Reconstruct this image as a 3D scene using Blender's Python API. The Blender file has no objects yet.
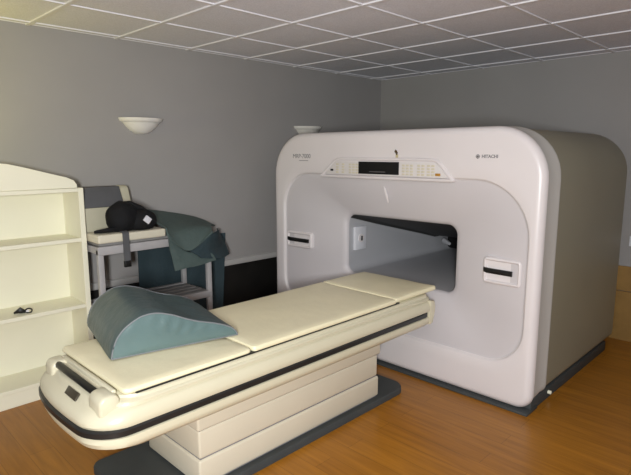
import bpy, bmesh, math, random
from mathutils import Vector, Matrix, noise
random.seed(7)
scene = bpy.context.scene
C = scene.collection
PI = math.pi

# ------------------------------------------------------------------ materials
def mat(name, col, rough=0.5, spec=0.5, noise_amt=0.0, noise_scale=8.0, bump=0.0, bump_scale=60.0,
        coat=0.0, metallic=0.0, col2=None, sheen=0.0):
    m = bpy.data.materials.new(name); m.use_nodes = True
    nt = m.node_tree; b = nt.nodes['Principled BSDF']
    b.inputs['Base Color'].default_value = (*col, 1)
    b.inputs['Roughness'].default_value = rough
    b.inputs['Specular IOR Level'].default_value = spec
    b.inputs['Metallic'].default_value = metallic
    b.inputs['Coat Weight'].default_value = coat
    b.inputs['Sheen Weight'].default_value = sheen
    tc = nt.nodes.new('ShaderNodeTexCoord')
    if noise_amt > 0 or col2:
        n = nt.nodes.new('ShaderNodeTexNoise'); n.inputs['Scale'].default_value = noise_scale
        n.inputs['Detail'].default_value = 5
        nt.links.new(tc.outputs['Object'], n.inputs['Vector'])
        r = nt.nodes.new('ShaderNodeValToRGB')
        c2 = col2 or tuple(max(0, c * (1 - noise_amt)) for c in col)
        r.color_ramp.elements[0].position = 0.35; r.color_ramp.elements[1].position = 0.65
        r.color_ramp.elements[0].color = (*c2, 1); r.color_ramp.elements[1].color = (*col, 1)
        nt.links.new(n.outputs['Fac'], r.inputs['Fac'])
        nt.links.new(r.outputs['Color'], b.inputs['Base Color'])
    if bump > 0:
        n2 = nt.nodes.new('ShaderNodeTexNoise'); n2.inputs['Scale'].default_value = bump_scale
        n2.inputs['Detail'].default_value = 4
        nt.links.new(tc.outputs['Object'], n2.inputs['Vector'])
        bp = nt.nodes.new('ShaderNodeBump'); bp.inputs['Strength'].default_value = bump
        bp.inputs['Distance'].default_value = 0.01
        nt.links.new(n2.outputs['Fac'], bp.inputs['Height'])
        nt.links.new(bp.outputs['Normal'], b.inputs['Normal'])
    return m

def wood_floor():
    m = bpy.data.materials.new('wood_laminate'); m.use_nodes = True
    nt = m.node_tree; b = nt.nodes['Principled BSDF']; L = nt.links.new
    tc = nt.nodes.new('ShaderNodeTexCoord')
    mp = nt.nodes.new('ShaderNodeMapping'); mp.inputs['Rotation'].default_value = (0, 0, PI / 2)
    L(tc.outputs['Object'], mp.inputs['Vector'])
    br = nt.nodes.new('ShaderNodeTexBrick')
    br.inputs['Scale'].default_value = 1.0
    br.inputs['Brick Width'].default_value = 1.2; br.inputs['Row Height'].default_value = 0.13
    br.inputs['Mortar Size'].default_value = 0.0015; br.inputs['Mortar Smooth'].default_value = 0.3
    br.inputs['Color1'].default_value = FLOOR_A; br.inputs['Color2'].default_value = FLOOR_B
    br.inputs['Mortar'].default_value = (FLOOR_B[0]*.6, FLOOR_B[1]*.6, FLOOR_B[2]*.6, 1)
    L(mp.outputs['Vector'], br.inputs['Vector'])
    mp2 = nt.nodes.new('ShaderNodeMapping'); mp2.inputs['Scale'].default_value = (22, 1.6, 1)
    L(tc.outputs['Object'], mp2.inputs['Vector'])
    n = nt.nodes.new('ShaderNodeTexNoise'); n.inputs['Scale'].default_value = 1.4; n.inputs['Detail'].default_value = 7
    n.inputs['Distortion'].default_value = 0.6
    L(mp2.outputs['Vector'], n.inputs['Vector'])
    r = nt.nodes.new('ShaderNodeValToRGB')
    r.color_ramp.elements[0].position = 0.3; r.color_ramp.elements[1].position = 0.7
    r.color_ramp.elements[0].color = (.78, .74, .68, 1); r.color_ramp.elements[1].color = (1.12, 1.12, 1.1, 1)
    L(n.outputs['Fac'], r.inputs['Fac'])
    mx = nt.nodes.new('ShaderNodeMix'); mx.data_type = 'RGBA'; mx.blend_type = 'MULTIPLY'
    mx.inputs['Factor'].default_value = 1
    L(br.outputs['Color'], mx.inputs['A']); L(r.outputs['Color'], mx.inputs['B'])
    L(mx.outputs['Result'], b.inputs['Base Color'])
    b.inputs['Roughness'].default_value = 0.32
    b.inputs['Specular IOR Level'].default_value = 0.4
    return m
FLOOR_A = (.38, .155, .014, 1); FLOOR_B = (.34, .135, .012, 1)

def tile_mat():
    m = mat('ceiling_tile_fibre', (.82, .82, .89), 0.95, 0.1, 0.14, 140, 0.5, 160)
    return m

M = {
 'wall': mat('grey_wall_paint', (.33, .315, .305), 0.75, 0.3, 0.05, 1.5, 0.12, 220),
 'rail': mat('grey_rail_paint', (.42, .405, .39), 0.45, 0.4, 0.04, 4),
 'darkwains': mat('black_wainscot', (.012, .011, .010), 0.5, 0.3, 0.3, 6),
 'woodpanel': mat('brown_wood_panel', (.32, .18, .05), 0.45, 0.4, 0.25, 5),
 'floor': wood_floor(),
 'tile': tile_mat(),
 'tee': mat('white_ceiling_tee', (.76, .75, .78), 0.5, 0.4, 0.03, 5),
 'teeshadow': mat('tee_shadow_tone', (.22, .21, .20), 0.8, 0.2, 0.1, 5),
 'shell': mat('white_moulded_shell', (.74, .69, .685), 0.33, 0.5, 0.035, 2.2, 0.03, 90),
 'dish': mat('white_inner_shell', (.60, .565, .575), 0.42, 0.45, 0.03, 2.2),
 'side': mat('olive_grey_cover', (.30, .28, .205), 0.45, 0.4, 0.06, 1.5, 0.1, 260),
 'frameedge': mat('light_grey_edge', (.50, .48, .45), 0.4, 0.45, 0.03, 3),
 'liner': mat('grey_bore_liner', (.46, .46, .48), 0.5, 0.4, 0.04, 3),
 'linershade': mat('bore_ceiling_shade', (.03, .03, .03), 0.6, 0.3, 0.1, 3),
 'plinth': mat('charcoal_plinth', (.055, .06, .06), 0.6, 0.3, 0.1, 8),
 'black': mat('black_plastic', (.008, .008, .008), 0.4, 0.4, 0.2, 20),
 'screen': mat('black_display', (.006, .006, .006), 0.5, 0.3, 0.2, 20),
 'panel': mat('pale_keypad', (.70, .66, .64), 0.4, 0.4, 0.03, 12),
 'key': mat('yellowed_key', (.68, .62, .48), 0.45, 0.4, 0.1, 30),
 'amber': mat('amber_key', (.45, .22, .03), 0.4, 0.4, 0.1, 30),
 'ink': mat('grey_ink', (.25, .24, .245), 0.6, 0.2, 0.1, 30),
 'cream': mat('cream_moulded_shell', (.63, .585, .43), 0.32, 0.5, 0.03, 3),
 'creamdark': mat('cream_pedestal', (.66, .60, .47), 0.4, 0.4, 0.04, 3),
 'vinyl': mat('cream_vinyl', (.84, .77, .53), 0.42, 0.45, 0.05, 4, 0.25, 14),
 'bumper': mat('black_bumper_rubber', (.018, .018, .018), 0.35, 0.45, 0.2, 10),
 'teal': mat('teal_vinyl', (.060, .100, .106), 0.38, 0.45, 0.15, 5, 0.5, 18),
 'teallit': mat('lit_teal_vinyl', (.115, .175, .172), 0.25, 0.5, 0.1, 5, 0.3, 14),  # lighter copy of teal: light on the wedge ends put into colour
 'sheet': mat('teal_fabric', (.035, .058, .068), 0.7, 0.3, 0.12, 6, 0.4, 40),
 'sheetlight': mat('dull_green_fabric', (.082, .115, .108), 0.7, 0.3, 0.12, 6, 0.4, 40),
 'cart': mat('grey_painted_tube', (.40, .385, .385), 0.45, 0.4, 0.06, 8),
 'slat': mat('grey_wooden_slat', (.27, .26, .25), 0.6, 0.3, 0.15, 8),
 'lid': mat('dark_grey_foam', (.10, .10, .105), 0.7, 0.3, 0.1, 14),
 'white': mat('white_laminate', (.88, .85, .67), 0.45, 0.4, 0.03, 3),
 'glass': mat('frosted_white_glass', (.80, .77, .72), 0.35, 0.5, 0.06, 10),
 'agedvinyl': mat('aged_cream_vinyl', (.50, .47, .35), 0.45, 0.4, 0.08, 6, 0.2, 20),
 'cartvinyl': mat('cream_cushion_vinyl', (.68, .63, .50), 0.45, 0.4, 0.05, 6, 0.2, 20),
 'label': mat('white_label', (.72, .72, .76), 0.5, 0.4, 0.05, 20),
 'stain': mat('yellow_residue', (.58, .50, .30), 0.6, 0.3, 0.15, 60),
 'brown': mat('brown_tag', (.10, .06, .02), 0.5, 0.4, 0.3, 60),
 'displaybrown': mat('dark_brown_display', (.05, .04, .025), 0.3, 0.5, 0.1, 20),
 'rearblack': mat('black_foam_and_dark', (.010, .010, .011), 0.8, 0.2, 0.2, 20),
 'piping': mat('grey_pink_piping', (.19, .20, .21), 0.5, 0.4, 0.05, 20),
}

# ------------------------------------------------------------------ helpers
def obj(name, bm, m, parent=None, smooth=True, angle=40):
    me = bpy.data.meshes.new(name)
    bmesh.ops.recalc_face_normals(bm, faces=bm.faces)
    bm.to_mesh(me); bm.free()
    ms = m if isinstance(m, (list, tuple)) else [m]
    for x in ms: me.materials.append(M[x])
    if smooth:
        for p in me.polygons: p.use_smooth = True
        try: me.set_sharp_from_angle(angle=math.radians(angle))
        except Exception: pass
    o = bpy.data.objects.new(name, me); C.objects.link(o)
    if parent:
        o.parent = parent
        o.matrix_parent_inverse = Matrix.Translation(parent.location).inverted() if False else Matrix()
        o.location = -parent.location
    return o
# all meshes are written in room coordinates; a part is moved back by its thing's base (things are never rotated)
def sub(name, bm, m, parent_part, **k):
    o = obj(name, bm, m, None, **k); o.parent = parent_part; return o
def tag(o, label=None, cat=None, group=None, kind=None):
    if label: o['label'] = label
    if cat: o['category'] = cat
    if group: o['group'] = group
    if kind: o['kind'] = kind
    return o
def thing(name, label, cat, loc, group=None):
    o = bpy.data.objects.new(name, None); C.objects.link(o)
    o.location = loc; o.empty_display_size = .1
    return tag(o, label, cat, group)
def struct(name, bm, m, **k):
    return tag(obj(name, bm, m, **k), kind='structure')

def box(bm, x0, x1, y0, y1, z0, z1, bev=0.0, seg=2, mi=0):
    b2 = bmesh.new()
    r = bmesh.ops.create_cube(b2, size=1)
    for v in b2.verts:
        v.co = Vector(((x0+x1)/2 + v.co.x*(x1-x0), (y0+y1)/2 + v.co.y*(y1-y0), (z0+z1)/2 + v.co.z*(z1-z0)))
    if bev > 0:
        bmesh.ops.bevel(b2, geom=list(b2.edges), offset=bev, segments=seg, profile=0.5, affect='EDGES')
    merge(bm, b2, mi)
def merge(bm, b2, mi=0):
    mp = {}
    for v in b2.verts: mp[v] = bm.verts.new(v.co)
    for f in b2.faces:
        nf = bm.faces.new([mp[v] for v in f.verts]); nf.material_index = mi
    b2.free()
def B(*a, **k):
    bm = bmesh.new(); box(bm, *a, **k); return bm

def rr(u0, u1, v0, v1, r, k=8, m=10):
    """rounded rectangle, r = radii of the corners (u0v0, u1v0, u1v1, u0v1)"""
    if not isinstance(r, (tuple, list)): r = (r,)*4
    cs = [(u0+r[0], v0+r[0], r[0], PI), (u1-r[1], v0+r[1], r[1], 1.5*PI), (u1-r[2], v1-r[2], r[2], 0), (u0+r[3], v1-r[3], r[3], .5*PI)]
    pts = []
    for i, (cu, cv, rad, a0) in enumerate(cs):
        for j in range(k+1):
            a = a0 + j/k*PI/2
            pts.append(Vector((cu+rad*math.cos(a), cv+rad*math.sin(a))))
        n = cs[(i+1) % 4]
        e = Vector((n[0]+n[2]*math.cos(n[3]), n[1]+n[2]*math.sin(n[3])))
        s = pts[-1].copy()
        for j in range(1, m): pts.append(s.lerp(e, j/m))
    return pts
def inset(pts, d):
    """move a closed CCW outline inwards by d"""
    out = []; n = len(pts)
    for i in range(n):
        t = (pts[(i+1) % n]-pts[i-1]); t.normalize()
        out.append(pts[i] + Vector((-t.y, t.x))*d)
    return out
def loft(bm, rings, cap0=False, cap1=False, mi=None):
    vs = [[bm.verts.new(p) for p in r] for r in rings]
    n = len(vs[0])
    for a in range(len(vs)-1):
        for i in range(n):
            j = (i+1) % n
            f = bm.faces.new((vs[a][i], vs[a][j], vs[a+1][j], vs[a+1][i]))
            if mi: f.material_index = mi(a, i, f)
    if cap0: bm.faces.new(list(reversed(vs[0])))
    if cap1: bm.faces.new(vs[-1])
    return vs
def tube(bm, pts, rad, n=10, cap=True, flat=None):
    pts = [Vector(p) for p in pts]; rings = []
    for i, p in enumerate(pts):
        t = (pts[min(i+1, len(pts)-1)]-pts[max(i-1, 0)]).normalized()
        up = Vector((0, 0, 1)) if abs(t.z) < .95 else Vector((1, 0, 0))
        a = t.cross(up).normalized(); b = a.cross(t)
        r = rad[i] if isinstance(rad, (list, tuple)) else rad
        rings.append([p + a*r*math.cos(2*PI*k/n)*(flat or 1) + b*r*math.sin(2*PI*k/n) for k in range(n)])
    loft(bm, rings, cap, cap)
def prism(bm, pts2, fn, d0, d1, bev=0, mi=0, seg=2):
    """pts2 outline extruded from d0 to d1; fn(u,v,d)->xyz"""
    b2 = bmesh.new()
    a = [b2.verts.new(fn(u, v, d0)) for u, v in pts2]; b = [b2.verts.new(fn(u, v, d1)) for u, v in pts2]
    n = len(a)
    for i in range(n): b2.faces.new((a[i], a[(i+1) % n], b[(i+1) % n], b[i]))
    b2.faces.new(list(reversed(a))); f = b2.faces.new(b)
    if bev: bmesh.ops.bevel(b2, geom=[e for e in b2.edges], offset=bev, segments=seg, profile=.5, affect='EDGES')
    merge(bm, b2, mi)
YZ = lambda u, v, d: Vector((d, u, v))
XZ = lambda u, v, d: Vector((u, d, v))
XY = lambda u, v, d: Vector((u, v, d))

def text_mesh(txt, size, x, y, z, name, m, parent, depth=0.002, flip=True, bold=0.0):
    cu = bpy.data.curves.new(name, 'FONT'); cu.body = txt; cu.size = size; cu.extrude = depth
    cu.align_x = 'CENTER'; cu.align_y = 'CENTER'; cu.offset = bold
    to = bpy.data.objects.new(name, cu); C.objects.link(to)
    dg = bpy.context.evaluated_depsgraph_get()
    me = bpy.data.meshes.new_from_object(to.evaluated_get(dg)); bpy.data.objects.remove(to)
    # text lies in XY; stand it on the plane x = const, reading from +Y to -Y (seen from -X)
    for v in me.vertices:
        a, b, c = v.co
        v.co = (x - c, y - a, z + b)
    me.materials.clear(); me.materials.append(M[m])
    o = bpy.data.objects.new(name, me); C.objects.link(o)
    o.parent = parent; o.location = -parent.location
    return o

# ------------------------------------------------------------------ room
WY, WX, HC = 3.97, 5.12, 2.503
struct('floor', B(-2.6, WX+.1, -3.0, WY+.1, -.08, 0), 'floor', smooth=False)
struct('wall_left', B(-2.6, WX+.1, WY, WY+.1, 0, HC+.06), 'wall', smooth=False)
struct('wall_back', B(WX, WX+.1, -3.0, WY, 0, HC+.06), 'wall', smooth=False)
ceil = struct('ceiling', B(-2.6, WX, -3.0, WY, HC, HC+.06), 'tile', smooth=False)
bm = bmesh.new(); bd = bmesh.new()
ys = [3.893 - .606*i for i in range(12)]; xs = [4.93 - .6105*i for i in range(13)]
for y in ys: box(bm, -2.6, WX, y-.0125, y+.0125, HC-.007, HC+.001)
for x in xs: box(bm, x-.0125, x+.0125, -3.0, WY, HC-.0085, HC+.001)
box(bm, -2.6, WX, WY-.010, WY, HC-.003, HC+.001)
box(bm, WX-.010, WX, -3.0, WY, HC-.003, HC+.001)
g = sub('ceiling_grid', bm, 'tee', ceil, smooth=False)
for x in xs: box(bd, x+.0125, x+.0195, -3.0, WY-.022, HC-.0012, HC+.001)  # thin dark strips: shadow beside the tees, put in as colour
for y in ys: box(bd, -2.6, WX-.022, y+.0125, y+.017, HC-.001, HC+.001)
sub('tee_shadow_strip', bd, 'teeshadow', ceil, smooth=False)

# chair rail and wainscot
bm = bmesh.new()
prism(bm, [(WY, .605), (WY-.022, .612), (WY-.028, .632), (WY-.018, .66), (WY, .668)], lambda u, v, d: Vector((d, u, v)), -2.6, WX, 0)
struct('trim_1', bm, 'rail')
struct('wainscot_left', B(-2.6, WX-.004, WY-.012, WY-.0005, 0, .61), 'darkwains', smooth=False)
bd2 = bmesh.new(); box(bd2, WX-.022, WX-.0005, -3.0, 3.5, 0, .445, .003, 1); box(bd2, WX-.022, WX-.0005, -3.0, 3.5, .45, .67, .003, 1)
struct('wainscot_back', bd2, 'woodpanel', smooth=False)

# ------------------------------------------------------------------ scanner gantry
G = thing('mri_scanner', 'large white boxy open scanner with a wide rectangular bore and dark grey plinth', 'medical scanner', (3.95, 2.43, 0))
X0 = 3.15
OUT = rr(1.215, 3.655, .020, 1.818, (.11, .12, .36, .33), 10, 14)
OUTB = rr(1.215, 3.655, .082, 1.818, (.06, .06, .36, .33), 10, 14)
DISH = rr(1.30, 3.51, .30, 1.475, (.24, .25, .30, .36), 10, 14)
BORE = rr(1.855, 2.87, .655, 1.145, .07, 10, 14)
def mixo(a, b, t): return [p.lerp(q, t) for p, q in zip(a, b)]
def ring(o, x): return [Vector((x, p.x, p.y)) for p in o]
DD = .125
def dx(s):   # depth of the dished front at s (0 bore rim .. 1 dish edge)
    return X0 + .022 + (DD-.022)*(1-s)**1.5
rings = [ring(inset(BORE, -.0), X0+DD+.035), ring(inset(BORE, -.004), X0+DD+.015), ring(inset(BORE, -.016), X0+DD-.0)]
for s in (.06, .12, .2, .3, .4, .5, .6, .7, .8, .9, .97): rings.append(ring(mixo(inset(BORE, -.016), DISH, s), dx(s)))
rings.append(ring(DISH, X0+.022))
rings.append(ring(inset(DISH, -.004), X0+.017)); rings.append(ring(inset(DISH, -.008), X0+.004)); rings.append(ring(inset(DISH, -.016), X0))
O5 = inset(OUT, .05)
for s in (.33, .66, 1): rings.append(ring(mixo(inset(DISH, -.016), O5, s), X0))
for a in (15, 30, 45, 60, 75, 90):
    a = math.radians(a); rings.append(ring(inset(OUT, .05*(1-math.sin(a))), X0+.05*(1-math.cos(a))))
bm = bmesh.new()
nd = 14
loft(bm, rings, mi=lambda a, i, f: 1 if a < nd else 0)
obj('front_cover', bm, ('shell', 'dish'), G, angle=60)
bm = bmesh.new()
loft(bm, [ring(OUT, X0+.05), ring(inset(OUT, .006), X0+.055), ring(mixo(inset(OUT, .004), inset(OUTB, .004), .8), X0+.20), ring(inset(OUTB, -.004), X0+.215), ring(inset(OUTB, -.004), X0+.235), ring(inset(OUTB, .004), X0+.24)])
obj('cover_rim', bm, 'frameedge', G)
bm = bmesh.new()
REAR = rr(1.86, 2.87, .655, 1.145, .07, 10, 14)
XR = 4.93
rg = [ring(inset(OUTB, .006), X0+.238), ring(inset(OUTB, .006), XR-.09)]
for a in (20, 40, 60, 75, 90):
    a = math.radians(a); rg.append(ring(inset(OUTB, .006+.09*(1-math.cos(a))), XR-.09+.09*math.sin(a)))
rg.append(ring(inset(REAR, -.02), XR)); rg.append(ring(REAR, XR-.02))
loft(bm, rg)
obj('body_cover', bm, 'side', G, angle=50)
# bore liner (funnel)
bm = bmesh.new()
TH = rr(1.90, 2.85, .655, .825, .04, 10, 14)
lr = [ring(BORE, X0+DD+.03)]
for t, x in ((.27, 3.64), (.54, 4.0), (.81, 4.36), (1, 4.60)): lr.append(ring(mixo(BORE, TH, t), x))
lr += [ring(TH, 4.68), ring(mixo(TH, REAR, .7), 4.82), ring(REAR, XR-.018)]
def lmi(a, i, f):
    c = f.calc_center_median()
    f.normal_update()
    return 1 if abs(f.normal.z) > .6 and c.z > .8 else 0  # bore ceiling gets near-black: its shade is put into the colour
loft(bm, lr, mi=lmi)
obj('bore_liner', bm, ('liner', 'linershade'), G, angle=35)
# plinth
bm = bmesh.new(); prism(bm, [(3.22, 1.235), (4.74, 1.235), (4.74, 3.60), (3.22, 3.60)], XY, 0, .080, .004); prism(bm, [(3.135, 1.225), (3.30, 1.225), (3.30, 3.63), (3.135, 3.63)], XY, 0, .019, .003)
obj('plinth', bm, 'plinth', G)
bm = bmesh.new(); tube(bm, [(3.50, 1.236, .045), (3.50, 1.215, .045), (3.50, 1.212, .045)], [.013, .013, .008], 12)
o = obj('plinth_cap', bm, 'white', G); o['label'] = 'small round white cap'
# console
bm = bmesh.new()
con = [(3.10, 1.462), (1.785, 1.462), (1.83, 1.475), (1.935, 1.612), (1.965, 1.622), (2.87, 1.622), (2.90, 1.612), (3.05, 1.475)]
rgs = []
def resample(poly, n):
    P = [Vector(p) for p in poly]; L = [(P[(i+1) % len(P)]-P[i]).length for i in range(len(P))]; T = sum(L); out = []
    for k in range(n):
        d = T*k/n; i = 0
        while d > L[i]: d -= L[i]; i += 1
        out.append(P[i].lerp(P[(i+1) % len(P)], d/L[i]))
    return out
def smooth_closed(P, it=2):
    for _ in range(it): P = [(P[i-1]+P[i]*2+P[(i+1) % len(P)])/4 for i in range(len(P))]
    return P
c0 = smooth_closed(resample([(3.085, 1.452), (2.885, 1.618), (1.945, 1.618), (1.79, 1.452)], 120), 5)
loft(bm, [ring(c0, X0+.02), ring(c0, X0+.002), ring(inset(c0, .004), X0-.006), ring(inset(c0, .012), X0-.011), ring(inset(c0, .020), X0-.010), ring(inset(c0, .026), X0-.003)], cap1=True)
con_o = obj('control_console', bm, 'shell', G)
bm = bmesh.new(); prism(bm, [(3.0, 1.484), (2.886, 1.584), (1.955, 1.584), (1.86, 1.484)], YZ, X0-.0085, X0-.002, .0015)
sub('keypad', bm, 'panel', con_o)
bm = bmesh.new(); prism(bm, [(2.64, 1.492), (2.64, 1.585), (2.26, 1.585), (2.26, 1.492)], YZ, X0-.012, X0-.004, .002)
sub('display_screen', bm, 'screen', con_o)
for k, (w_, zz) in enumerate(((.035, 1.566), (.05, 1.556), (.03, 1.520), (.045, 1.507))):
    pass
kb = []
for y0_ in (2.86, 2.80, 2.725, 2.69, 2.655):
    for z0_ in (1.562, 1.541, 1.520, 1.499): kb.append((y0_, z0_, 'key'))
for y0_ in (2.22, 2.185, 2.15, 2.09, 2.055, 2.01, 1.975):
    for z0_ in (1.562, 1.541, 1.520, 1.499): kb.append((y0_, z0_, 'key'))
proto = None
for (y_, z_, mm) in kb:
    if proto is None:
        bm = bmesh.new(); box(bm, X0-.012, X0-.0075, -.013, .013, -.0065, .0065, .001, 1)
        proto = sub('key', bm, 'key', con_o); proto.location = (0, y_, z_)
    else:
        c = proto.copy(); C.objects.link(c); c.parent = con_o; c.location = (0, y_, z_)
bm = bmesh.new(); box(bm, X0-.014, X0-.0075, 2.905, 2.935, 1.508, 1.524, .002, 1)
o = sub('key', bm, 'black', con_o); o['label'] = 'black key'
bm = bmesh.new(); box(bm, X0-.014, X0-.0075, 1.915, 1.955, 1.494, 1.512, .002, 1)
o = sub('key', bm, 'amber', con_o); o['label'] = 'amber key'
# faint read-out dots on the display
bm = bmesh.new()
box(bm, X0-.0128, X0-.0115, 2.38, 2.53, 1.509, 1.512)
sub('display_mark', bm, 'ink', con_o)
# writing
text_mesh('MRP-7000', .052, X0-.0005, 3.285, 1.622, 'model_lettering', 'ink', G, .001)
bm = bmesh.new(); box(bm, X0-.0012, X0+.0005, 3.205, 3.315, 1.584, 1.589); obj('lettering_rule', bm, 'ink', G, smooth=False)
text_mesh('HITACHI', .028, X0-.0005, 1.570, 1.628, 'maker_lettering', 'ink', G, .001, bold=.001)
bm = bmesh.new()
def annulus(bm, cy, cz, r0, r1, x0, x1, n=32):
    rs = []
    for (r, x) in ((r0, x1), (r0, x0), (r1, x0), (r1, x1)):
        rs.append([Vector((x, cy+r*math.cos(2*PI*k/n), cz+r*math.sin(2*PI*k/n))) for k in range(n)])
    rs.append(rs[0]); loft(bm, rs)
annulus(bm, 1.652, 1.628, .010, .0135, X0-.0015, X0+.0005)
box(bm, X0-.0015, X0+.0003, 1.6375, 1.6665, 1.6265, 1.6295); box(bm, X0-.0015, X0+.0003, 1.6505, 1.6535, 1.6135, 1.6425)
box(bm, X0-.0015, X0+.0003, 1.646, 1.658, 1.622, 1.634)
obj('maker_emblem', bm, 'ink', G, smooth=False)
# side handles in the dish
def handle(yc, zc, w, h, sgn, lean):
    """recessed white grip plate with a black slot; x follows the dish"""
    xh = X0+.028
    bm = bmesh.new()
    o1 = rr(yc-w/2, yc+w/2, zc-h/2, zc+h/2, .022, 5, 6)
    rs = []
    for (d, x) in ((-.006, .03), (-.004, .0), (.002, -.008), (.010, -.010), (.016, -.006), (.020, .004)):
        rs.append([Vector((xh + x + lean*(p.x-yc), p.x, p.y)) for p in inset(o1, d)])
    loft(bm, rs, cap1=True)
    gp = obj('grip_plate', bm, 'shell', G)
    bm = bmesh.new()
    ya, yb = (yc-w*.28, yc+w*.49) if sgn > 0 else (yc-w*.38, yc+w*.48)
    n = 9; rs = []
    for i in range(n):
        y = yb + (ya-yb)*i/(n-1)
        s_ = .004*math.sin(PI*i/(n-1))
        x = xh + lean*(y-yc)
        zb = zc-.003 + (.006 if i == 0 else 0)
        hh = .0165
        rs.append([Vector((x+.004, y, zb-hh)), Vector((x-.010, y, zb-hh)), Vector((x-.013-s_, y, zb)), Vector((x-.010, y, zb+hh)), Vector((x+.004, y, zb+hh))])
    loft(bm, rs, True, True)
    sub('grip_bar', bm, 'black', gp)
handle(1.462, .895, .25, .165, 1, .02)
handle(3.345, .887, .29, .135, -1, -.05)
# small switch plate on the left bore wall
bm = bmesh.new(); box(bm, 3.355, 3.505, 2.845, 2.87, .83, 1.03, .006, 2)
sw = obj('switch_plate', bm, 'label', G)
bm = bmesh.new(); tube(bm, [(3.43, 2.847, .93), (3.43, 2.838, .93)], .035, 20); sub('switch_ring', bm, 'shell', sw)
bm = bmesh.new(); box(bm, 3.422, 3.438, 2.830, 2.839, .91, .95, .002, 1); sub('switch_key', bm, 'black', sw)
# thin white strip modelled for the highlight above the bore
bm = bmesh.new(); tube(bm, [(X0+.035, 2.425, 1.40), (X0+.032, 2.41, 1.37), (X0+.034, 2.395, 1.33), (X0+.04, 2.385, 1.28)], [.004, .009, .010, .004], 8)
o = obj('highlight_strip', bm, 'shell', G)
# brown tag and adhesive residue above the console
bm = bmesh.new(); tube(bm, [(X0-.002, 2.298, 1.672), (X0-.006, 2.294, 1.662), (X0-.006, 2.284, 1.650), (X0-.002, 2.286, 1.638)], [.004, .010, .009, .005], 8)
obj('brown_latch', bm, 'brown', G)
bm = bmesh.new(); box(bm, X0-.0015, X0+.001, 2.275, 2.297, 1.605, 1.640)
obj('tape_residue', bm, 'stain', G, smooth=False)
# grey lever and a black sheet added for the dark beyond the bore
bm = bmesh.new()
tube(bm, [(4.66, 2.78, .765), (4.62, 2.74, .775), (4.58, 2.66, .76)], [.02, .032, .015], 12)
obj('bore_lever', bm, 'liner', G)
bm = bmesh.new(); prism(bm, [(1.87, .66), (1.87, 1.13), (2.86, 1.13), (2.86, .66)], YZ, XR-.05, XR-.03, .004)
obj('rear_dark_sheet', bm, 'rearblack', G)

# ------------------------------------------------------------------ patient table
T = thing('patient_table', 'long cream scanner table with black bumper band on a boxy pedestal, running into the bore', 'medical table', (1.9, 2.275, 0))
TC = 2.275
def tab(w, xn, xf, rn=.15, rf=.05, bow=.018, n=14):
    """table outline seen from above (CCW), bowed near end"""
    pts = []
    for i in range(n+1):                                 # near end, from +Y to -Y, superellipse-like
        pass
    o1 = rr(xn, xf, TC-w, TC+w, (rn, rf, rf, rn), 8, 16)
    out = []
    for p in o1:
        t = (p.y-TC)/w
        k = max(0, 1-(p.x-xn)/.35)
        out.append(Vector((p.x + bow*(t*t)*k*1.6 + .042*max(0, t)**2*k, p.y)))
    return out
def zr(o, z): return [Vector((p.x, p.y, z)) for p in o]
bm = bmesh.new()
loft(bm, [zr(tab(.29, .90, 2.90), .460), zr(tab(.335, .82, 2.99), .464), zr(tab(.368, .755, 3.04), .472), zr(tab(.386, .715, 3.06), .490), zr(tab(.390, .705, 3.065), .512), zr(tab(.387, .710, 3.06), .532), zr(tab(.375, .73, 3.05), .538)], True, True)
obj('lower_shell', bm, 'cream', T)
bm = bmesh.new()
loft(bm, [zr(tab(.37, .73, 3.02), .535), zr(tab(.386, .702, 3.022), .538), zr(tab(.393, .694, 3.025), .544), zr(tab(.393, .694, 3.025), .566), zr(tab(.386, .702, 3.022), .573), zr(tab(.37, .73, 3.02), .577)], True, True)
obj('bumper_band', bm, 'bumper', T)
bm = bmesh.new()
SH = [(.372, .728, 3.05, .571), (.387, .706, 3.06, .574), (.391, .700, 3.065, .586), (.390, .703, 3.065, .602), (.385, .715, 3.065, .622), (.376, .740, 3.065, .637), (.366, .752, 3.065, .642), (.365, .757, 3.065, .647), (.374, .760, 3.065, .651), (.375, .768, 3.065, .661), (.372, .776, 3.065, .665), (.360, .785, 3.062, .668), (.358, .795, 3.06, .672), (.357, .800, 3.06, .682), (.350, .808, 3.055, .6855)]
loft(bm, [zr(tab(w_, a_, b_), z_) for (w_, a_, b_, z_) in SH], True, True)
us = obj('upper_shell', bm, 'cream', T)
bm = bmesh.new(); prism(bm, [(3.026, .480), (3.066, .486), (3.080, .55), (3.092, .60), (3.075, .64), (3.026, .648)], XZ, TC-.391, TC+.391, .004)
obj('end_cap', bm, 'cream', T)
# dark slot under the mattress on the side
bm = bmesh.new(); box(bm, .91, 2.72, TC-.3515, TC-.32, .6855, .6925, .001, 1)
obj('rail_slot', bm, 'black', T)
bm = bmesh.new(); box(bm, 2.83, 2.99, TC-.380, TC-.35, .652, .664, .005, 2)
obj('rail_clip', bm, 'cream', T)
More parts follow.
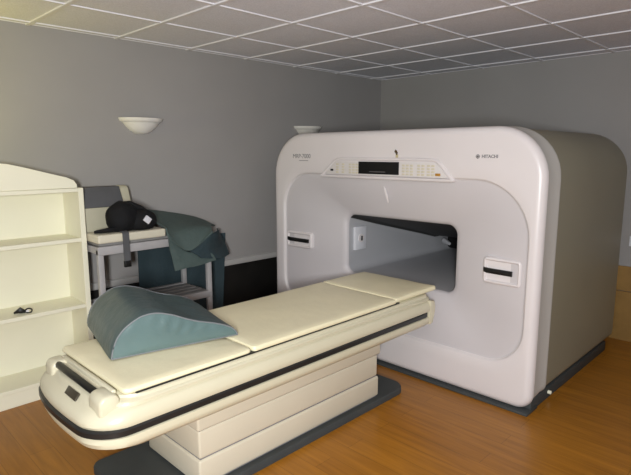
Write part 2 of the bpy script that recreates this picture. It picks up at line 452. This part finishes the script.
# near-end grip housing
bm = bmesh.new()
def loop_end(y0, y1):
    o1 = rr(.764, .850, .61, .702, (.02, .02, .03, .035), 8, 3)
    b2 = bmesh.new(); c = Vector((.812, .662))
    loft(b2, [[Vector((c.x+(p.x-c.x)*f, y, c.y+(p.y-c.y)*f)) for p in o1] for (y, f) in ((y0, .80), (y0+.004, .92), (y0+.014, 1), (y1-.014, 1), (y1-.004, .92), (y1, .80))], True, True)
    merge(bm, b2)
loop_end(2.455, 2.545); loop_end(1.94, 2.055)
box(bm, .832, .855, 1.98, 2.52, .66, .704, .009, 3)
hs = obj('handle_housing', bm, 'cream', T)
bm = bmesh.new(); tube(bm, [(.800, 2.48, .684), (.798, 2.46, .684), (.798, 2.055, .684), (.800, 2.03, .684)], [.010, .016, .016, .012], 14)
sub('handle_bar', bm, 'black', hs)
bm = bmesh.new(); prism(bm, [(2.13, -.018), (2.24, -.018), (2.24, .018), (2.13, .018)], lambda u, v, d: Vector((.752+v*.55-d*.75, u, .652+v*.75+d*.6)), -.006, .004, .002)
sub('small_display', bm, 'displaybrown', hs)
# pedestal tiers
for (i0, z0, z1, g) in ((0, .05, .185, 0), (1, .19, .335, .006), (2, .34, .475, -.006)):
    bm = bmesh.new(); box(bm, 1.25+g, 2.64-g*1.5, 2.02+g, 2.53-g, z0, z1, .012, 3)
    obj('pedestal_tier', bm, 'creamdark', T)
bm = bmesh.new(); box(bm, 1.262, 2.625, 2.032, 2.518, .04, .46)
obj('pedestal_core', bm, 'ink', T)
bm = bmesh.new(); o1 = rr(.965, 2.92, 1.985, 2.62, (.05, .10, .06, .05), 6, 4)
loft(bm, [zr(o1, 0), zr(o1, .032), zr(inset(o1, .006), .042)], True, True)
obj('base_plate', bm, 'plinth', T)

# ------------------------------------------------------------------ mattress pads
def pad(name, label, x0, x1, y0, y1, z0, z1, r=.03, crown=.006, seed=0, tilt=0):
    bm = bmesh.new(); nx, ny = 26, 18
    o1 = rr(x0, x1, y0, y1, r, 5, 12)
    h = z1-z0
    rs = [zr(inset(o1, .012), z0), zr(inset(o1, .003), z0+.006), zr(o1, z0+.010), zr(o1, z1-.014), zr(inset(o1, .005), z1-.005), zr(inset(o1, .016), z1-.001)]
    for d in (.04, .09, .15, .22):
        rs.append(zr(inset(o1, 0), z1)); c = Vector(((x0+x1)/2, (y0+y1)/2))
        f = 1-d/.3
        hx, hy = (x1-x0)/2, (y1-y0)/2
        rs[-1] = [Vector((c.x+(p.x-c.x)*(1-d/hx if hx > d else .1), c.y+(p.y-c.y)*(1-d/hy), z1+crown*(d/.22))) for p in o1]
    vs = loft(bm, rs, True, True)
    for v in bm.verts:
        n_ = noise.noise(Vector((v.co.x*5+seed, v.co.y*6, seed)))
        if v.co.z > (z0+z1)/2: v.co.z += n_*.003 + tilt*(v.co.x-x0)
        elif tilt: v.co.z += tilt*(v.co.x-x0)
    o = obj(name, bm, 'vinyl')
    return tag(o, label, 'mattress pad', 'cream pads along the scanner table')
pad('table_pad', 'cream vinyl pad at the foot end of the table, under the teal wedge cushion', .862, 1.513, 1.925, 2.615, .6865, .716, seed=1)
pad('table_pad', 'long smooth cream vinyl pad covering the middle of the scanner table', 1.518, 2.690, 1.922, 2.60, .6865, .721, r=.02, seed=3)
pad('table_pad', 'short cream vinyl pad at the end of the table inside the bore', 2.695, 3.175, 1.935, 2.60, .6865, .723, r=.015, seed=6)

# ------------------------------------------------------------------ wedge cushion
def wedge():
    prof = [(0, 0), (.004, .03), (.012, .06), (.03, .10), (.06, .135), (.095, .16), (.14, .183), (.185, .190), (.23, .186), (.30, .163), (.36, .133), (.42, .110), (.50, .088), (.56, .066), (.60, .045), (.625, .02), (.632, 0)]
    # refine
    P = []
    for i in range(len(prof)-1):
        for k in range(3): P.append(Vector(prof[i]).lerp(Vector(prof[i+1]), k/3))
    P.append(Vector(prof[-1])); P = [P[0]] + [(P[i-1]+P[i]*2+P[i+1])/4 for i in range(1, len(P)-1)] + [P[-1]]
    for k in range(1, 14): P.append(Vector((.632*(1-k/14), 0)))
    D = .60; a = math.radians(-12.5); ca, sa = math.cos(a), math.sin(a)
    def W(x, y, z): return Vector((.945+ca*x-sa*y, 2.238+sa*x+ca*y, .7265+z))
    cx = .28; cz = .06; rs = []
    ND = 26
    for i in range(ND+1):
        y = D*i/ND
        e = min(y, D-y); s = 1 - .022*max(0, 1-e/.03)**2
        rg_ = []
        for p in P:
            q = Vector((cx+(p.x-cx)*s, cz+(p.y-cz)*s if p.y > 0 else 0))
            z = q.y
            if z > .03: z += .0035*noise.noise(Vector((q.x*9, y*7, 2))) + .002*noise.noise(Vector((q.x*26, y*16, 5)))
            rg_.append(W(q.x, y, z))
        rs.append(rg_)
    bm = bmesh.new(); loft(bm, rs)
    W_ = tag(obj('wedge_cushion', bm, 'teal'), 'teal vinyl humped wedge cushion lying across the foot end of the table', 'cushion')
    for side, yy, nm in ((-1, 0, 'end_panel'), (1, D, 'end_panel')):
        bm = bmesh.new(); rs = []
        s0 = 1-.022
        for k, f in enumerate((1, .93, .85, .75, .64, .52, .40, .28, .16, .05)):
            r_ = []
            for p in P:
                q = Vector((cx+(p.x-cx)*s0*f, .055+(cz+(p.y-cz)*s0-.055)*f if p.y > 0 else .055*(1-f)))
                bulge = .014*(1-f**3) + .0075*math.sin(q.x*85-q.y*55)*min(1, max(0, (q.y-.03)/.05))*(1-f**4)*max(0, f-.2)*1.6*(1 if .2 < q.x < .55 else .35)
                r_.append(W(q.x, yy + side*bulge, q.y))
            rs.append(r_)
        loft(bm, rs, cap1=True)
        sub(nm, bm, 'teallit', W_)
        bm = bmesh.new()
        pp = [W(cx+(p.x-cx)*s0, yy+side*.002, cz+(p.y-cz)*s0 if p.y > 0 else .003) for p in P]; pp.append(pp[0])
        tube(bm, pp, .0035, 6, cap=False); sub('piping', bm, 'piping', W_)
wedge()

# ------------------------------------------------------------------ bookcase
BK = thing('bookcase', 'white open bookcase with curved top against the grey wall', 'bookcase', (.85, 3.8, 0))
bx0, bx1, by0, by1 = .25, 1.435, 3.655, 3.954
bm = bmesh.new(); box(bm, bx1-.035, bx1, by0, by1, 0, 1.415, .002, 1); obj('side_panel', bm, 'white', BK)
bm = bmesh.new(); box(bm, bx0, bx0+.035, by0, by1, 0, 1.415, .002, 1); obj('side_panel', bm, 'white', BK)
bm = bmesh.new(); box(bm, bx0+.035, bx1-.035, by1-.012, by1, .02, 1.39); obj('back_panel', bm, 'white', BK, smooth=False)
for z0, z1 in ((1.388, 1.4145), (1.045, 1.072), (.575, .602), (.10, .125)):
    bm = bmesh.new(); box(bm, bx0+.035, bx1-.035, by0+(.0 if z1 > 1.2 else .004), by1-.012, z0, z1, .002, 1)
    obj('shelf', bm, 'white', BK)
bm = bmesh.new(); box(bm, bx0+.035, bx1-.035, by0+.012, by0+.03, 0, .10, .002, 1); obj('kick_board', bm, 'white', BK)
bm = bmesh.new()
crest = [(bx0, 1.415), (bx1-.035, 1.415), (bx1-.037, 1.44), (bx1-.055, 1.468), (bx1-.10, 1.488), (bx1-.20, 1.515), (bx1-.36, 1.560), (bx1-.45, 1.582), (bx1-.52, 1.590), (bx1-.62, 1.590), (bx1-.80, 1.56), (bx0+.07, 1.507), (bx0+.02, 1.48), (bx0, 1.45)]
prism(bm, crest, XZ, by0+.006, by0+.026, .003, seg=1); obj('crest_board', bm, 'white', BK)

# small black clip on shelf
CL = thing('black_clip', 'tiny black buckle with a pale tab lying on the middle bookcase shelf', 'buckle', (1.0, 3.72, .604))
bm = bmesh.new(); tube(bm, [(.965, 3.74, .611), (.985, 3.73, .620), (1.0, 3.73, .626), (1.02, 3.72, .617), (1.035, 3.72, .612)], [.006, .014, .022, .013, .008], 8)
cb = obj('clip_body', bm, 'black', CL)
bm = bmesh.new(); annl = [(1.048+.020*math.cos(a*PI/6), 3.715+.008*math.sin(a*PI/6)+.002, .617+.013*math.sin(a*PI/6)) for a in range(13)]
tube(bm, annl, .005, 6, cap=False); obj('clip_loop', bm, 'black', CL)
bm = bmesh.new(); box(bm, 1.028, 1.046, 3.700, 3.706, .614, .626, .001, 1); obj('pale_tab', bm, 'label', CL)

# ------------------------------------------------------------------ cart
CT = thing('equipment_cart', 'grey painted two-level cart with slatted lower shelf between bookcase and scanner', 'cart', (1.77, 3.55, 0))
cx0, cx1, cy0, cy1 = 1.463, 2.33, 3.52, 3.90
for x in (cx0, cx1):
    for y in (cy0, cy1):
        bm = bmesh.new(); box(bm, x-.02, x+.02, y-.018, y+.018, 0, 1.000, .006, 2); obj('leg', bm, 'cart', CT)
bm = bmesh.new(); box(bm, cx0-.02, cx1+.0, cy0-.024, cy0+.02, .958, 1.018, .005, 2); obj('top_rail', bm, 'cart', CT)
bm = bmesh.new(); box(bm, cx0-.02, cx1+.02, cy1-.02, cy1+.024, .958, 1.018, .005, 2); obj('top_rail', bm, 'cart', CT)
for x in (cx0, cx1):
    bm = bmesh.new(); box(bm, x-.016, x+.016, cy0+.02, cy1-.02, .965, 1.012, .004, 1); obj('cross_rail', bm, 'cart', CT)
bm = bmesh.new(); box(bm, cx0, cx1, cy0, cy1, 1.019, 1.040, .003, 1); obj('top_board', bm, 'slat', CT)
bm = bmesh.new(); box(bm, cx0+.02, cx1+.004, cy0-.02, cy0+.02, .500, .555, .005, 2); obj('shelf_rail', bm, 'cart', CT)
bm = bmesh.new(); box(bm, cx0+.02, cx1-.02, cy1-.02, cy1+.02, .500, .555, .005, 2); obj('shelf_rail', bm, 'cart', CT)
for x in (cx0, cx1):
    bm = bmesh.new(); box(bm, x-.016, x+.016, cy0+.02, cy1-.02, .500, .530, .004, 1); obj('cross_rail', bm, 'cart', CT)
for k in range(4):
    y = cy0+.026+k*.086
    bm = bmesh.new(); box(bm, cx0-.005, cx1+.005, y, y+.060, .532, .550, .004, 1); obj('shelf_slat', bm, 'slat', CT)

# cushion board on cart
bm = bmesh.new(); box(bm, 1.442, 1.945, 3.48, 3.70, 1.0415, 1.100, .010, 3)
tag(obj('flat_cushion', bm, 'cartvinyl'), 'flat cream cushion on top of the grey cart, black strap hanging over it', 'cushion')

# cream box with grey sloping lid
BX = thing('padded_box', 'cream padded box with dark grey sloping lid at the back of the cart', 'box', (1.63, 3.8, 1.0415))
bm = bmesh.new(); prism(bm, [(3.715, 1.042), (3.715, 1.265), (3.79, 1.40), (3.86, 1.40), (3.88, 1.38), (3.88, 1.042)], lambda u, v, d: Vector((d, u, v)), 1.45, 1.755, .008)
obj('body', bm, 'agedvinyl', BX)
bm = bmesh.new(); prism(bm, [(3.703, 1.270), (3.777, 1.408), (3.86, 1.408), (3.86, 1.401), (3.788, 1.401), (3.714, 1.264)], lambda u, v, d: Vector((d, u, v)), 1.45, 1.745, .003)
obj('lid', bm, 'lid', BX)
bm = bmesh.new(); prism(bm, [(3.75, 1.042), (3.75, 1.27), (3.795, 1.395), (3.82, 1.41), (3.87, 1.41), (3.885, 1.39), (3.885, 1.042)], lambda u, v, d: Vector((d, u, v)), 1.757, 1.825, .010)
obj('end_block', bm, 'agedvinyl', BX)

# black headgear with strap
HG = thing('black_headgear', 'soft black padded headgear with white diamond label and hanging strap on cart', 'headgear', (1.7, 3.55, 1.103))
def blob(bm, c, r, seed, amp=.12, n=20, floor=None):
    b2 = bmesh.new(); bmesh.ops.create_uvsphere(b2, u_segments=n*2, v_segments=n, radius=1)
    for v in b2.verts:
        f = 1+amp*noise.noise(v.co*1.6+Vector((seed, 0, 0))) + amp*.35*noise.noise(v.co*4+Vector((seed, 3, 0)))
        v.co = Vector((c[0]+v.co.x*r[0]*f, c[1]+v.co.y*r[1]*f, c[2]+v.co.z*r[2]*f))
        if floor is not None and v.co.z < floor: v.co.z = floor
    merge(bm, b2)
FZ = 1.1025
bm = bmesh.new(); blob(bm, (1.665, 3.585, 1.195), (.115, .095, .115), 1, .09, floor=FZ)
obj('padded_dome', bm, 'rearblack', HG)
bm = bmesh.new(); blob(bm, (1.80, 3.57, 1.165), (.115, .085, .085), 4, .05, floor=FZ)
fl = obj('front_flap', bm, 'rearblack', HG)
bm = bmesh.new(); tube(bm, [(1.66, 3.62, 1.295), (1.73, 3.60, 1.29), (1.80, 3.58, 1.255), (1.86, 3.56, 1.21), (1.90, 3.54, 1.15)], [.012, .022, .022, .018, .01], 8)
obj('brim_roll', bm, 'rearblack', HG)
bm = bmesh.new(); prism(bm, [(0, -.032), (.036, 0), (0, .032), (-.036, 0)], lambda u, v, d: Vector((1.805+u, 3.479-d+.30*v+.1*u, 1.178+v)), -.010, .004, .002, seg=1)
sub('white_label', bm, 'label', fl)
def strap(bm, pts, w, t=.003):
    """flat ribbon; w along X"""
    rs = []
    for i, p in enumerate(pts):
        p = Vector(p); q = Vector(pts[min(i+1, len(pts)-1)])-Vector(pts[max(i-1, 0)]); q.normalize()
        side = Vector((1, 0, 0)) if abs(q.x) < .8 else Vector((0, 1, 0))
        nrm = q.cross(side).normalized()*t; side = nrm.cross(q).normalized()*w/2
        rs.append([p+side+nrm, p-side+nrm, p-side-nrm, p+side-nrm])
    loft(bm, rs, True, True)
bm = bmesh.new(); strap(bm, [(1.64, 3.56, 1.109), (1.637, 3.51, 1.108), (1.634, 3.484, 1.106), (1.632, 3.473, 1.096), (1.632, 3.470, 1.05), (1.632, 3.469, .96), (1.634, 3.470, .90)], .046)
st = obj('strap', bm, 'lid', HG)
bm = bmesh.new(); box(bm, 1.608, 1.658, 3.460, 3.480, .860, .905, .004, 2); sub('strap_end', bm, 'black', st)
bm = bmesh.new(); tube(bm, [(1.60, 3.56, 1.125), (1.54, 3.54, 1.122), (1.49, 3.55, 1.118), (1.455, 3.57, 1.114)], [.02, .018, .014, .010], 8, flat=1.4)
obj('side_strap', bm, 'rearblack', HG)

# ------------------------------------------------------------------ draped teal apron
def patch(ctrl, nu=28, nv=28, wr=.004, seed=0, thick=.006):
    """bezier patch through a control net (rows of points)"""
    def bez(P, t):                                        # smooth curve through all the points
        P = [Vector(p) for p in P]; n = len(P)-1; k = min(int(t*n), n-1); u = t*n-k
        p1, p2 = P[k], P[k+1]
        p0 = P[k-1] if k > 0 else p1*2-p2
        p3 = P[k+2] if k+2 <= n else p2*2-p1
        return .5*((2*p1)+(p2-p0)*u+(2*p0-5*p1+4*p2-p3)*u*u+(3*p1-p0-3*p2+p3)*u**3)
    g_ = []
    for i in range(nu+1):
        row = []
        for j in range(nv+1):
            p = bez([bez(r, j/nv) for r in ctrl], i/nu)
            p += Vector((0, -1, .5))*wr*(noise.noise(p*11+Vector((seed, 0, 0))) + .5*noise.noise(p*27+Vector((seed, 5, 0))))
            row.append(p)
        g_.append(row)
    nr = [[None]*(nv+1) for _ in range(nu+1)]
    for i in range(nu+1):
        for j in range(nv+1):
            a = g_[min(i+1, nu)][j]-g_[max(i-1, 0)][j]; b = g_[i][min(j+1, nv)]-g_[i][max(j-1, 0)]
            nr[i][j] = a.cross(b).normalized()*thick/2
    bm = bmesh.new()
    A = [[bm.verts.new(g_[i][j]+nr[i][j]) for j in range(nv+1)] for i in range(nu+1)]
    Bv = [[bm.verts.new(g_[i][j]-nr[i][j]) for j in range(nv+1)] for i in range(nu+1)]
    for i in range(nu):
        for j in range(nv):
            bm.faces.new((A[i][j], A[i+1][j], A[i+1][j+1], A[i][j+1])); bm.faces.new((Bv[i][j], Bv[i][j+1], Bv[i+1][j+1], Bv[i+1][j]))
    for i in range(nu):
        bm.faces.new((A[i][0], Bv[i][0], Bv[i+1][0], A[i+1][0])); bm.faces.new((A[i][nv], A[i+1][nv], Bv[i+1][nv], Bv[i][nv]))
    for j in range(nv):
        bm.faces.new((A[0][j], A[0][j+1], Bv[0][j+1], Bv[0][j])); bm.faces.new((A[nu][j], Bv[nu][j], Bv[nu][j+1], A[nu][j+1]))
    return bm
AP = thing('draped_apron', 'teal apron draped in folds over the right end of the grey cart', 'apron', (2.25, 3.65, 1.05))
TOPF = [
 [(2.013, 3.92, 1.200), (2.243, 3.92, 1.157), (2.479, 3.90, 1.096), (2.64, 3.87, 1.015)],
 [(1.965, 3.78, 1.166), (2.154, 3.75, 1.120), (2.355, 3.72, 1.080), (2.56, 3.75, 1.035)],
 [(1.960, 3.62, 1.123), (2.064, 3.58, 1.070), (2.207, 3.53, 1.062), (2.42, 3.60, 1.062)],
 [(1.957, 3.50, 1.101), (1.968, 3.455, 1.016), (2.118, 3.44, 0.915), (2.335, 3.45, 1.035)]]
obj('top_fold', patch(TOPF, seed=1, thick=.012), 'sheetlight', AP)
SIDEF = [
 [(2.127, 3.455, 0.908), (2.246, 3.455, 0.985), (2.408, 3.50, 1.028), (2.617, 3.80, 1.000)],
 [(2.172, 3.450, 0.879), (2.309, 3.47, 0.888), (2.460, 3.56, 0.891), (2.620, 3.72, 0.906)],
 [(2.216, 3.450, 0.842), (2.344, 3.47, 0.818), (2.492, 3.54, 0.796), (2.636, 3.66, 0.788)]]
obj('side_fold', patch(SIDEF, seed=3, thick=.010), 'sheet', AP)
LOWF = [
 [(1.957, 3.470, 1.063), (2.005, 3.470, 0.992), (2.118, 3.468, 0.901), (2.277, 3.475, 0.894)],
 [(1.960, 3.470, 0.971), (2.020, 3.465, 0.900), (2.130, 3.465, 0.861), (2.334, 3.470, 0.856)],
 [(2.000, 3.470, 0.771), (2.097, 3.460, 0.781), (2.214, 3.460, 0.786), (2.371, 3.470, 0.802)]]
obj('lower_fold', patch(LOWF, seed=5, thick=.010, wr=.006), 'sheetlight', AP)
ctrl = []
for i, z in enumerate((.93, .75, .58, .40, .22)):
    row = []
    for j in range(9):
        row.append((1.935+(.85-.012*i)*j/8, 3.924+.008*math.sin(j*2.1+i*.3), z+.0*j))
    ctrl.append(row)
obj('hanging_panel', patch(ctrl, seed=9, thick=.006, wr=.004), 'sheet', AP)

# ------------------------------------------------------------------ wall sconces
def sconce(x, label):
    S = thing('wall_sconce', label, 'wall light', (x, WY, 1.80), 'half-bowl sconces on the left wall')
    prof = [(.012, .0), (.05, .006), (.09, .026), (.125, .058), (.145, .084), (.150, .090), (.158, .092), (.170, .100), (.178, .116), (.180, .122), (.170, .122), (.150, .104), (.10, .05), (.04, .018)]
    bm = bmesh.new(); n = 28; rs = []
    for (r, z) in prof:
        rs.append([bm.verts.new((x+r*math.cos(PI+PI*k/n), WY-.0005+r*.8*math.sin(PI+PI*k/n), 1.797+z)) for k in range(n+1)])
    for a in range(len(rs)-1):
        for k in range(n): bm.faces.new((rs[a][k], rs[a][k+1], rs[a+1][k+1], rs[a+1][k]))
    obj('bowl_shade', bm, 'glass', S)
    bm = bmesh.new(); box(bm, x-.05, x+.05, WY-.02, WY-.001, 1.84, 1.90, .004, 1); obj('wall_bracket', bm, 'rail', S)
    bm = bmesh.new(); tube(bm, [(x, WY-.02, 1.86), (x, WY-.05, 1.86), (x, WY-.055, 1.862)], [.012, .02, .02], 10); obj('lamp_socket', bm, 'white', S)
sconce(2.04, 'unlit white half-bowl sconce high on wall above the cart')
sconce(3.88, 'unlit white half-bowl sconce peeking over the scanner top')

# small white socket on the back wall at the right edge
bm = bmesh.new(); box(bm, WX-.014, WX-.0005, 1.14, 1.22, .85, .94, .004, 2)
tag(obj('wall_outlet', bm, 'label'), 'small white wall outlet on the back wall at right of scanner', 'outlet')

# ------------------------------------------------------------------ light
def area(name, loc, target, sx, sy, power, col):
    l = bpy.data.lights.new(name, 'AREA'); l.shape = 'RECTANGLE'; l.size = sx; l.size_y = sy
    l.energy = power; l.color = col
    o = bpy.data.objects.new(name, l); C.objects.link(o); o.location = loc
    o.rotation_euler = (Vector(target)-Vector(loc)).to_track_quat('-Z', 'Y').to_euler()
    return o
area('flash_light', (-.55, -.40, 1.62), (2.4, 2.6, 1.45), .22, .5, 138, (.96, .99, 1))
sc_ = bpy.data.lights.new('yellow_glow_spot', 'SPOT'); sc_.energy = 22; sc_.color = (1, .90, .12); sc_.shadow_soft_size = .08  # unseen spot added for the yellow glow on the left wall
sc_.spot_size = math.radians(130); sc_.spot_blend = 1
so = bpy.data.objects.new('yellow_glow_spot', sc_); C.objects.link(so); so.location = (.20, 3.62, 1.75)
so.rotation_euler = (Vector((.85, 3.97, 2.15))-so.location).to_track_quat('-Z', 'Y').to_euler()
w = bpy.data.worlds.new('room_ambient'); scene.world = w; w.use_nodes = True
w.node_tree.nodes['Background'].inputs['Color'].default_value = (.95, .95, 1, 1)
w.node_tree.nodes['Background'].inputs['Strength'].default_value = .17

# ------------------------------------------------------------------ camera
cam = bpy.data.cameras.new('camera'); co = bpy.data.objects.new('camera', cam); C.objects.link(co)
cam.sensor_width = 36; cam.lens = 524/631*36
t, a = math.radians(9.16), math.radians(44.7)
Fh = Vector((math.cos(a), math.sin(a), 0))
F = Fh*math.cos(t) - Vector((0, 0, 1))*math.sin(t)
co.location = (0, 0, 1.65)
co.rotation_euler = F.to_track_quat('-Z', 'Y').to_euler()
cam.clip_start = .05
scene.camera = co
vs = scene.view_settings
vs.view_transform = 'Standard'; vs.look = 'None'; vs.exposure = 0; vs.gamma = 1; vs.use_curve_mapping = False
